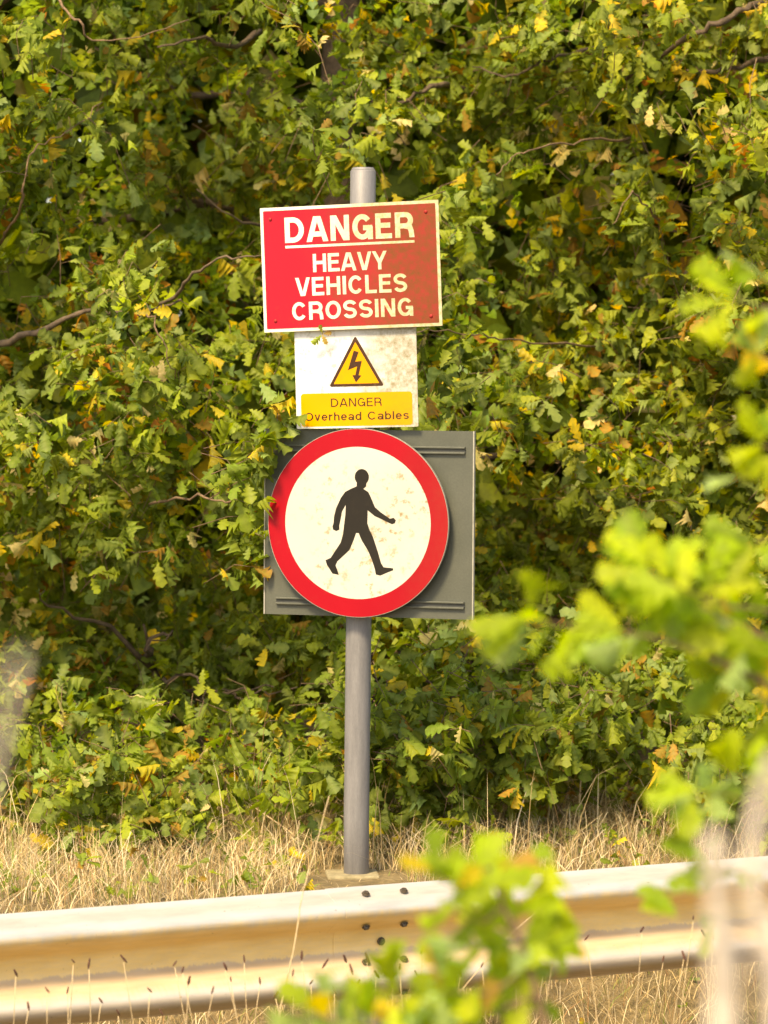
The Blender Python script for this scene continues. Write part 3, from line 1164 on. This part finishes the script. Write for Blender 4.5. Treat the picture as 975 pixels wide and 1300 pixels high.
def twig_arrays(sel):
    """three-sided twigs from each tip back into the crown"""
    a = tips[sel]; d = tw_dir[sel]
    n = len(a)
    ln = rng.uniform(.08, .20, n)[:, None]
    mid = a - d * ln * .5 + rng.normal(0, .012, (n, 3))
    end = a - d * ln + np.array([0, .05, -.04]) * 1 + rng.normal(0, .03, (n, 3))
    P = [a, mid, end]; rad = [.0012, .0016, .0022]
    side = np.cross(d, np.array([.3, .2, .9])); side /= np.linalg.norm(side, axis=1)[:, None]
    oth = np.cross(d, side)
    V = np.zeros((n, 9, 3))
    for i in range(3):
        for k in range(3):
            an = 2.0944 * k
            V[:, i * 3 + k] = P[i] + (side * math.cos(an) + oth * math.sin(an)) * rad[i]
    q = []
    for i in range(2):
        for k in range(3):
            k2 = (k + 1) % 3
            q.append((i * 3 + k, i * 3 + k2, i * 3 + 3 + k2, i * 3 + 3 + k))
    q = np.array(q)[None] + (np.arange(n) * 9)[:, None, None]
    return V.reshape(-1, 3), q.reshape(-1, 4)


roots = []
for k, t in enumerate(TREES):
    g = float(ground_z(np.array([t["x"]]), np.array([t["y"]]))[0])
    org = Vector((t["x"], t["y"], g))
    root = empty(t["name"], org, label=t["label"], cat="tree" if k < 3 else "shrub")
    roots.append((root, org))
    sel = np.where(lown == k)[0]
    vis = sel[inview[sel]]
    # the leaves that show largest: nearest the camera
    nleaf = 300 if k < 3 else 180
    pick = vis[np.argsort(pos[vis, 1])[:nleaf]]
    rest = np.setdiff1d(sel, pick)
    for i in pick:
        leaf_object(root, LP, pos[i], Fm[i], L[i], c[i], var[i], org)
    o = link("foliage", leaves_mesh("foliage", pos[rest] - np.array(org), Fm[rest], L[rest], c[rest], var[rest], M_LEAF), root)
    o["kind"] = "stuff"
    tv, tq = twig_arrays(np.where(own == k)[0])
    o = link("twigs", mesh_np("twigs", tv - np.array(org), tq, M_TWIG, True), root)
    o["kind"] = "stuff"
    # trunk and limbs
    H = t["h"]
    lean = random.uniform(-.1, .1)
    if k < 3:
        tr = smooth_path([Vector((0, 0, -.25)), Vector((lean * .5, -.05, H * .2)), Vector((lean, .05, H * .5)), Vector((lean * 1.6, 0, H * .8)), Vector((lean * 2, .1, H * 1.0))], 4, .015)
        rad = [max(.012, .14 * (1 - i / len(tr)) ** .8) for i in range(len(tr))]
        rad[0] = .2
        link("trunk", tube_mesh("trunk", tr, rad, M_BARK, 12), root)
        nb = 11
    else:
        tr = smooth_path([Vector((0, 0, -.15)), Vector((.03, -.1, H * .15)), Vector((.0, -.2, H * .32)), Vector((-.03, -.3, H * .45))], 4, .01)
        rad = [max(.005, .03 * (1 - i / len(tr))) for i in range(len(tr))]
        link("trunk", tube_mesh("trunk", tr, rad, M_BARK, 8), root)
        nb = 7
    for j in range(nb):
        f = .12 + .8 * j / nb
        p0 = tr[int(f * (len(tr) - 1))]
        an = random.uniform(-2.9, -.25)
        ln = (random.uniform(1.0, 1.9) if k < 3 else random.uniform(.5, .9)) * (1 - .35 * f)
        d = Vector((math.cos(an), math.sin(an), random.uniform(-.05, .5)))
        p = smooth_path([p0, p0 + d * ln * .35 + Vector((0, 0, .06)), p0 + d * ln * .7 + Vector((random.uniform(-.1, .1), 0, random.uniform(-.05, .15))), p0 + d * ln + Vector((random.uniform(-.2, .2), 0, random.uniform(-.1, .2)))], 4, .018)
        r0 = .035 if k < 3 else .012
        link("branch", tube_mesh("branch", p, [max(.0025, r0 * (1 - i / len(p))) for i in range(len(p))], M_BARK, 7), root)

# limbs and bare twigs that show between the leaves in the photograph: (tree, radius, points px,py,Y)
LIMBS = [
    (0, .020, [(-60, 470, 2.4), (0, 438, 1.5), (60, 418, 1.2), (112, 394, 1.1), (175, 400, 1.0), (230, 380, .95)]),
    (0, .012, [(150, 420, 1.6), (215, 382, 1.0), (245, 348, .8), (285, 328, .7), (332, 324, .6)]),
    (0, .008, [(0, 310, 1.6), (14, 285, 1.2), (30, 240, 1.0), (40, 190, 1.1), (85, 170, 1.2), (130, 130, 1.4)]),
    (0, .008, [(60, -30, 1.5), (80, 5, 1.2), (100, 28, 1.1), (114, 50, 1.1), (165, 47, 1.1), (240, 25, 1.2)]),
    (0, .010, [(60, 960, 1.6), (165, 952, .95), (235, 960, .8), (300, 955, .85), (350, 962, 1.0)]),
    (0, .007, [(190, 640, 1.0), (250, 630, .6), (300, 634, .45), (360, 560, -.1)]),
    (0, .006, [(170, 420, 1.1), (190, 400, .8), (210, 440, .7), (222, 480, .75)]),
    (1, .022, [(1010, -20, 2.0), (960, 6, 1.6), (925, 22, 1.4), (885, 42, 1.4), (830, 80, 1.6), (770, 110, 1.9), (700, 118, 2.2)]),
    (1, .007, [(800, 175, 1.8), (740, 180, 1.5), (676, 188, 1.2), (652, 200, 1.15), (630, 222, 1.1)]),
    (1, .007, [(860, 300, 1.9), (835, 280, 1.5), (805, 245, 1.3), (790, 265, 1.25), (778, 285, 1.2)]),
    (1, .016, [(980, 70, 2.0), (930, 88, 1.7), (880, 92, 1.6), (840, 90, 1.7)]),
    (1, .006, [(760, 440, 1.9), (660, 432, 1.3), (610, 425, .9), (560, 418, .7), (530, 422, .5)]),
    (1, .005, [(925, 1000, 1.3), (880, 975, 1.0), (842, 955, .95), (800, 945, .9), (742, 938, .85)]),
    (1, .005, [(760, 880, 1.6), (715, 862, 1.2), (690, 855, 1.0), (650, 850, .9), (580, 855, .85)]),
    (2, .020, [(620, 130, 2.6), (575, 110, 2.2), (545, 112, 2.0), (500, 130, 2.0), (440, 120, 2.0)]),
    (2, .016, [(330, 40, 2.4), (290, 60, 2.0), (250, 48, 1.8), (200, 60, 1.7)]),
    (2, .012, [(760, 60, 2.6), (700, 75, 2.1), (650, 95, 1.9), (600, 85, 2.0)]),
    (2, .012, [(420, 330, 2.6), (350, 290, 2.3), (300, 280, 2.1), (250, 240, 2.0)]),
    (4, .006, [(620, 870, 1.9), (560, 890, 1.3), (520, 905, .9), (480, 925, .75), (470, 935, .7)]),
    (4, .006, [(640, 985, 1.7), (580, 970, 1.2), (540, 940, .9), (490, 945, .7)]),
]
for k, r0, pts in LIMBS:
    root, org = roots[k]
    p = smooth_path([at(a_, b_, c_ + .12) - org for a_, b_, c_ in pts], 5, .009)
    n = len(p)
    link("branch", tube_mesh("branch", p, [max(.0020, .72 * r0 * (1 - .8 * i / n) * random.uniform(.85, 1.2)) for i in range(n)], M_BARK if r0 > .009 else M_TWIG, 7), root)

# wood behind: a mass of leaves farther back and overhead
def woodland():
    n = 66000
    x = rng.uniform(-6, 6, n); y = rng.uniform(4.0, 8.5, n); z = rng.uniform(-.1, 7.0, n)
    m = 7000
    x = np.concatenate([x, rng.uniform(-4.5, 4.5, m)]); y = np.concatenate([y, rng.uniform(1.8, 5.0, m)]); z = np.concatenate([z, rng.uniform(5.0, 6.8, m)])
    n += m
    pos = np.stack([x, y, z], 1)
    D = rng.normal(0, 1, (n, 3)); N = rng.normal(0, .6, (n, 3)) + np.array([0, -.6, .6])
    Fm = frames(D, N)
    L = rng.uniform(.15, .28, n)
    ci = rng.choice(len(PAL), n, p=PALW / PALW.sum())
    c = PAL[ci] * rng.uniform(.7, 1.2, (n, 1))
    bv = np.array([(0, 0, 0), (.3, .26, .05), (.75, .24, .02), (1, 0, -.1), (.75, -.24, .02), (.3, -.26, .05)])
    bq = np.array([(0, 3, 2, 1), (0, 5, 4, 3)])[:, ::-1]
    v = np.einsum('nij,vj->nvi', Fm, bv) * L[:, None, None] + pos[:, None, :]
    q = bq[None] + (np.arange(n) * 6)[:, None, None]
    t = np.repeat(np.concatenate([c, np.ones((n, 1))], 1), 6, axis=0)
    o = link("woodland", mesh_np("woodland", v.reshape(-1, 3), q.reshape(-1, 4), M_LEAF, False, {"tint": t, "rib": np.zeros(n * 6)}))
    tag(o, "dark leafy wood seen through gaps behind the oak trees", "woodland", kind="stuff")


woodland()

# ------------------------------------------------------------------ grass


def blades(name, n, xs, ys, hmin, hmax, width, lean, cols, weights, label, mask=None):
    x = rng.uniform(*xs, n); y = rng.uniform(*ys, n)
    if mask is not None:
        k = mask(x, y); x, y = x[k], y[k]
    n = len(x)
    z = ground_z(x, y) - .01
    cl = .5 + .5 * np.sin(x * 7.3 + 1.1) * np.sin(y * 9.1 + x * 3) + .35 * np.sin(x * 19 + y * 5)
    h = rng.uniform(hmin, hmax, n) * (.7 + .35 * np.clip(cl, 0, 1.2))
    h = np.where((np.abs(x + .1) < .17) & (y < .03) & (y > -1.4), h * .22, h)
    an = rng.uniform(0, 6.283, n); ln = np.abs(rng.normal(0, lean, n)) + .05
    dx, dy = np.cos(an) * ln * h, np.sin(an) * ln * h
    wa = rng.uniform(0, 3.1416, n); w = width * rng.uniform(.6, 1.3, n)
    wx, wy = np.cos(wa) * w, np.sin(wa) * w
    V = np.zeros((n, 7, 3))
    for i, (f, cu, ww) in enumerate(((0, 0, 1), (.4, .16, .9), (.75, .55, .6))):
        V[:, i * 2] = np.stack([x + dx * cu - wx * ww, y + dy * cu - wy * ww, z + h * f], 1)
        V[:, i * 2 + 1] = np.stack([x + dx * cu + wx * ww, y + dy * cu + wy * ww, z + h * f], 1)
    V[:, 6] = np.stack([x + dx, y + dy, z + h * (1 - .25 * np.minimum(ln, 1.5))], 1)
    fi = np.array([0, 1, 3, 2, 2, 3, 5, 4, 4, 5, 6])
    F_ = (fi[None] + (np.arange(n) * 7)[:, None]).ravel()
    cnt = np.tile(np.array([4, 4, 3], dtype=np.int32), n)
    ci = rng.choice(len(cols), n, p=np.array(weights) / sum(weights))
    c = np.array(cols)[ci] * rng.uniform(.75, 1.25, (n, 1))
    t = np.repeat(np.concatenate([c, np.ones((n, 1))], 1), 7, axis=0)
    o = link(name, mesh_np(name, V.reshape(-1, 3), F_, M_GRASS, True, {"tint": t}, cnt))
    tag(o, label, "grass", kind="stuff")


STRAW = [(.58, .42, .20), (.68, .53, .30), (.46, .31, .13), (.74, .61, .40), (.34, .19, .08), (.16, .19, .035), (.24, .25, .05)]


def sdist(x, y): return -((x - RA.x) * RNRM.x + (y - RA.y) * RNRM.y)


def behind(x, y):
    s = sdist(x, y)
    return (s > .16) & (y < 1.3 + .25 * np.sin(x * 4)) & ((x + .1) ** 2 + y ** 2 > .011) & ~((np.abs(x + .1) < .16) & (y < .02) & (y > -.75) & (rng.random(len(x)) < .85))


def infront(x, y):
    s = sdist(x, y)
    return (s < -.13) & (s > -2.6)


blades("dry_grass", 85000, (-3.2, 3.4), (-3.6, 1.6), .04, .20, .0013, 1.1, STRAW, [22, 26, 12, 20, 6, 7, 8],
       "pale straw-coloured dry grass on the bank behind the guardrail", behind)
blades("dry_grass", 60000, (-3.0, 4.0), (-6.0, .3), .06, .30, .0016, .95, STRAW, [24, 22, 16, 12, 6, 9, 9],
       "dry tangled grass in front of the guardrail", infront)
blades("tall_dry_grass", 260, (-2.6, 2.8), (.0, 1.0), .25, .5, .0018, .35, STRAW[:5], [3, 3, 2, 3, 1],
       "scattered tall straw stems rising out of the bank grass before the trees", behind)

# small green weeds among the straw
nw = 190
wx_ = rng.uniform(-2.2, 2.4, nw); wy_ = rng.uniform(-1.2, .55, nw)
kw_ = (sdist(wx_, wy_) > .25) & (np.abs(wx_ + .1) > .14)
wx_, wy_ = wx_[kw_], wy_[kw_]
wt = np.stack([wx_, wy_, ground_z(wx_, wy_) + rng.uniform(.03, .13, len(wx_))], 1)
wd_ = rng.normal(0, .35, wt.shape) + np.array([0, -.2, 1.0])
wp, wF, wL, wc, wv, _ = make_sprigs(wt, wd_, (4, 8), .025, .06)
o = link("weeds", leaves_mesh("weeds", wp, wF, wL, wc, wv, M_LEAF))
tag(o, "small green weeds scattered through the dry bank grass", "weeds", kind="stuff")

# stalks with dark seed heads standing in front of the guardrail
hm_bm = bmesh.new()
bmesh.ops.create_uvsphere(hm_bm, u_segments=10, v_segments=8, radius=1.0)
for v in hm_bm.verts:
    v.co.x *= .0042 * (1 + .15 * math.sin(v.co.z * 11)); v.co.y *= .0042; v.co.z *= .017
HEAD = bm_mesh("seed_head", hm_bm, M_SEED, True)
stalk_px = [(93, 1225), (113, 1228), (157, 1222), (232, 1236), (240, 1250), (293, 1248), (350, 1268), (383, 1218), (413, 1228), (446, 1235), (498, 1212), (535, 1212), (547, 1220), (571, 1224),
            (478, 1242), (455, 1252), (600, 1262), (690, 1240), (553, 1258), (520, 1262), (36, 1282), (128, 1275), (493, 1270), (880, 1170), (893, 1190), (868, 1218), (842, 1222), (905, 1195),
            (86, 1262), (150, 1290), (205, 1290), (222, 1228), (286, 1232), (310, 1222), (372, 1240), (395, 1252), (425, 1262), (438, 1222), (466, 1222), (508, 1232), (528, 1240), (585, 1240), (612, 1230), (655, 1250), (20, 1240), (345, 1282),
            (640, 1210), (705, 1205), (745, 1195), (815, 1185), (60, 1262), (190, 1262), (330, 1250), (270, 1262)]
for i, (px, py) in enumerate(stalk_px):
    Yd = -2.55 + random.uniform(-.3, .25) + .45 * px / 975
    top = at(px, py, Yd)
    gx = top.x + random.uniform(-.10, .10); gy = top.y + random.uniform(-.03, .03)
    g = float(ground_z(np.array([gx]), np.array([gy]))[0])
    root = empty("seed_stalk", (gx, gy, g), label="thin dry stalk with a small dark brown seed head before the guardrail", cat="stalk", group="seed stalks in front of the guardrail")
    rel = top - Vector((gx, gy, g))
    p = smooth_path([Vector((0, 0, -.02)), rel * .5 + Vector((random.uniform(-.015, .015), 0, 0)), rel], 4)
    link("stem", tube_mesh("stem", p, [.0013 - .0004 * j / len(p) for j in range(len(p))], M_STALK, 5), root)
    hh = link("seed_head", HEAD, root)
    hh.location = rel + Vector((0, 0, .010))
    hh.rotation_euler = (random.uniform(-.5, .5), random.uniform(-.7, .7), 0)
    s_ = random.uniform(.5, .9)
    hh.scale = (s_, s_, s_ * random.uniform(.8, 1.2))


def long_stalk(pts, r, label, mat=M_STALK, name="dry_stalk", head=None):
    P = [at(*q) for q in pts]
    b = P[0].copy()
    g = float(ground_z(np.array([b.x]), np.array([b.y]))[0])
    b.z = g
    root = empty(name, b, label=label, cat="stalk")
    P = ([b - Vector((0, 0, .02))] if P[0].z > g + .03 else []) + P
    p = smooth_path([q - b for q in P], 5, .001)
    link("stem", tube_mesh("stem", p, [max(.0006, r * (1 - .6 * i / len(p))) for i in range(len(p))], mat, 8), root)
    return root, p


long_stalk([(350, 1330, -2.5), (362, 1255, -2.5), (374, 1200, -2.5), (383, 1140, -2.48), (398, 1085, -2.45), (418, 1010, -2.4)], .0026, "long pale bent grass stalk rising before the rail left of the post")
long_stalk([(520, 1360, -2.3), (560, 1290, -2.3), (640, 1195, -2.2), (690, 1150, -2.15)], .0018, "slanting thin straw stalk crossing the rail right of the splice")
long_stalk([(735, 1075, .7), (736, 1010, .7), (740, 950, .72), (744, 916, .72)], .004, "bare upright dry stem at the grass edge right of the signs")
long_stalk([(110, 1120, .4), (135, 1060, .4), (160, 1075, .4), (210, 1110, .38)], .004, "arched dry stalk lying over the bank grass at the left")
long_stalk([(395, 1080, .35), (360, 1050, .5), (300, 1010, .6), (290, 1000, .6)], .003, "leaning dry bramble stalk left of the post foot")
long_stalk([(100, 1105, .5), (118, 1010, .55), (135, 950, .6)], .003, "tall straw stem before the left shrub")
# strongly blurred pale stalks close to the camera
long_stalk([(918, 1420, -9.35), (917, 1300, -9.35), (914, 1180, -9.36), (908, 1080, -9.37), (900, 1060, -9.37)], .013, "thick bleached dead stalk near the camera at the lower right", M_PALE, "dead_stalk")
long_stalk([(985, 1420, -9.3), (975, 1250, -9.3), (955, 1120, -9.3), (962, 1030, -9.3), (985, 960, -9.3)], .010, "second bleached dead stalk near the camera bent towards the right edge", M_PALE, "dead_stalk")
long_stalk([(-70, 1500, -9.8), (-45, 1150, -9.8), (-14, 990, -9.8), (10, 900, -9.8), (26, 830, -9.8)], .0048, "bleached dead stalk near the camera at the left edge", M_PALE, "dead_stalk")

# ------------------------------------------------------------------ near oak saplings, out of focus
NPAL = np.array([(.40, .54, .008), (.53, .62, .007), (.26, .42, .012), (.42, .58, .26), (.85, .60, .005), (.56, .28, .07)])
NW = np.array([.34, .24, .20, .12, .06, .04])
r2_ = np.random.default_rng(5)


def sapling(label, base, stem, twigs):
    """stem: list of (px,py,Y); twigs: (start index on stem, [(px,py,Y)...], leaves, length, hue bias)"""
    P = [at(*q) for q in stem]
    b = Vector((P[0].x, P[0].y, 0))
    b.z = float(ground_z(np.array([b.x]), np.array([b.y]))[0])
    root = empty("oak_sapling", b, label=label, cat="sapling")
    path = smooth_path([b + Vector((0, 0, -.05))] + P, 5, .003)
    n = len(path)
    link("stem", tube_mesh("stem", [q - b for q in path], [.0085 * (1 - .75 * i / n) for i in range(n)], M_TWIG, 9), root)
    for f, pts, nl, ln, hue in twigs:
        s = path[int(f * (n - 1))]
        tp = [at(*q) for q in pts]
        tpath = smooth_path([s] + tp, 5, .002)
        m = len(tpath)
        link("twig", tube_mesh("twig", [q - b for q in tpath], [max(.0012, .0028 * (1 - .6 * i / m)) for i in range(m)], M_TWIG, 6), root)
        tip = tpath[-1]; d = np.array((tpath[-1] - tpath[-3]).normalized())
        nl = int(nl * 1.9 + .5)
        for j in range(nl):
            back = 0 if j < nl * .45 else r2_.uniform(.02, .15)
            q = tip - Vector(d) * back
            rv = r2_.normal(0, 1, 3); rv -= d * rv.dot(d); rv /= np.linalg.norm(rv) + 1e-6
            a = r2_.uniform(.4, 1.45)
            D = d * math.cos(a) + rv * math.sin(a); D[1] *= .6
            N = np.array([-.3, -.75, .7]) + r2_.normal(0, .33, 3)
            Fm_ = frames(D[None], N[None])[0]
            w = NW.copy()
            if hue is not None: w[hue] += .5
            c_ = NPAL[r2_.choice(len(NPAL), p=w / w.sum())] * r2_.uniform(.8, 1.15)
            leaf_object(root, LPN, np.array(q), Fm_, ln * r2_.uniform(.7, 1.15), c_, int(r2_.integers(0, 5)), b)
    return root


sapling("out-of-focus oak sapling with yellow-green leaves reaching in from the right edge", None,
        [(1060, 1500, -6.6), (1050, 1150, -6.6), (1030, 900, -6.55), (1010, 700, -6.5), (1000, 480, -6.5), (1005, 330, -6.5)],
        [(.52, [(930, 850, -6.6), (830, 810, -6.65), (730, 795, -6.7), (672, 785, -6.7)], 6, .078, 0),
         (.50, [(920, 840, -6.6), (850, 815, -6.6), (790, 800, -6.6)], 6, .08, 3),
         (.60, [(930, 770, -6.6), (860, 745, -6.65), (825, 725, -6.6)], 9, .085, 1),
         (.58, [(940, 800, -6.6), (890, 765, -6.6)], 9, .085, 1),
         (.56, [(960, 800, -6.55), (880, 770, -6.5), (845, 775, -6.5)], 8, .08, 0),
         (.48, [(960, 880, -6.5), (925, 850, -6.5)], 8, .08, 2),
         (.50, [(985, 880, -6.5), (955, 840, -6.4)], 8, .085, 2),
         (.66, [(1000, 690, -6.5), (960, 690, -6.5)], 7, .075, 0),
         (.75, [(1000, 580, -6.5), (968, 565, -6.5)], 7, .078, 1),
         (.72, [(980, 620, -6.5), (935, 605, -6.55)], 1, .07, 3),
         (.86, [(1000, 470, -6.5), (965, 450, -6.5)], 5, .07, 3),
         (.93, [(985, 395, -6.5), (935, 380, -6.5)], 4, .075, 0),
         (.97, [(1000, 370, -6.5), (965, 350, -6.5)], 3, .07, 3),
         (.36, [(980, 1040, -6.6), (920, 1010, -6.65), (880, 1010, -6.7)], 6, .08, 3),
         (.38, [(985, 1010, -6.6), (935, 985, -6.6)], 6, .08, 1),
         (.30, [(960, 1120, -6.6), (900, 1100, -6.65)], 4, .07, 2),
         (.26, [(960, 1180, -6.6), (860, 1165, -6.65)], 2, .07, 2)])
sapling("out-of-focus oak sapling with yellow-green leaves at the bottom centre before the guardrail", None,
        [(705, 1500, -6.9), (695, 1330, -6.9), (672, 1230, -6.9), (640, 1150, -6.9), (610, 1085, -6.9)],
        [(.97, [(606, 1120, -6.9), (598, 1112, -6.92)], 5, .07, 0),
         (.92, [(585, 1125, -6.95), (552, 1108, -7.0)], 2, .065, 4),
         (.93, [(632, 1115, -6.85), (650, 1100, -6.8)], 3, .07, 2),
         (.82, [(610, 1170, -6.9), (575, 1155, -6.95)], 3, .065, 0),
         (.78, [(655, 1180, -6.85), (652, 1160, -6.85)], 3, .08, 1),
         (.66, [(672, 1220, -6.85), (682, 1205, -6.8)], 5, .075, 0),
         (.60, [(620, 1260, -6.95), (560, 1258, -7.0)], 5, .08, 3),
         (.52, [(600, 1290, -6.95), (505, 1270, -7.0)], 6, .08, 1),
         (.50, [(560, 1315, -6.95), (415, 1295, -7.05)], 5, .075, 3),
         (.55, [(660, 1285, -6.85), (650, 1265, -6.8)], 7, .08, 2),
         (.50, [(600, 1315, -6.9), (560, 1300, -6.95)], 7, .08, 0),
         (.48, [(520, 1330, -6.95), (470, 1295, -7.0)], 6, .085, 1)])

# small sprig lodged between the red and the white sign
lod = at(409, 424, -.062)
rs = empty("oak_sprig", lod, label="small green and brown oak sprig caught on the red sign's lower edge", cat="sprig")
link("twig", tube_mesh("twig", [Vector((.004, .015, .012)), Vector((0, -.004, 0)), Vector((.003, -.012, -.004))], [.0015, .0015, .0012], M_TWIG, 6), rs)
for D, N, ln, cc, vr in (((-.15, -.3, .9), (.2, -1, .2), .030, (.16, .20, .02), 0), ((-.75, -.3, -.8), (-.2, -1, .2), .042, (.22, .30, .03), 1),
                         ((.8, -.25, .1), (0, -1, .3), .032, (.20, .07, .03), 2), ((.35, -.4, -.7), (.2, -1, .1), .032, (.42, .24, .08), 4)):
    leaf_object(rs, LP, np.array(lod) + np.array([0, -.012, 0]), frames(np.array([D], float), np.array([N], float))[0], ln, cc, vr, lod)
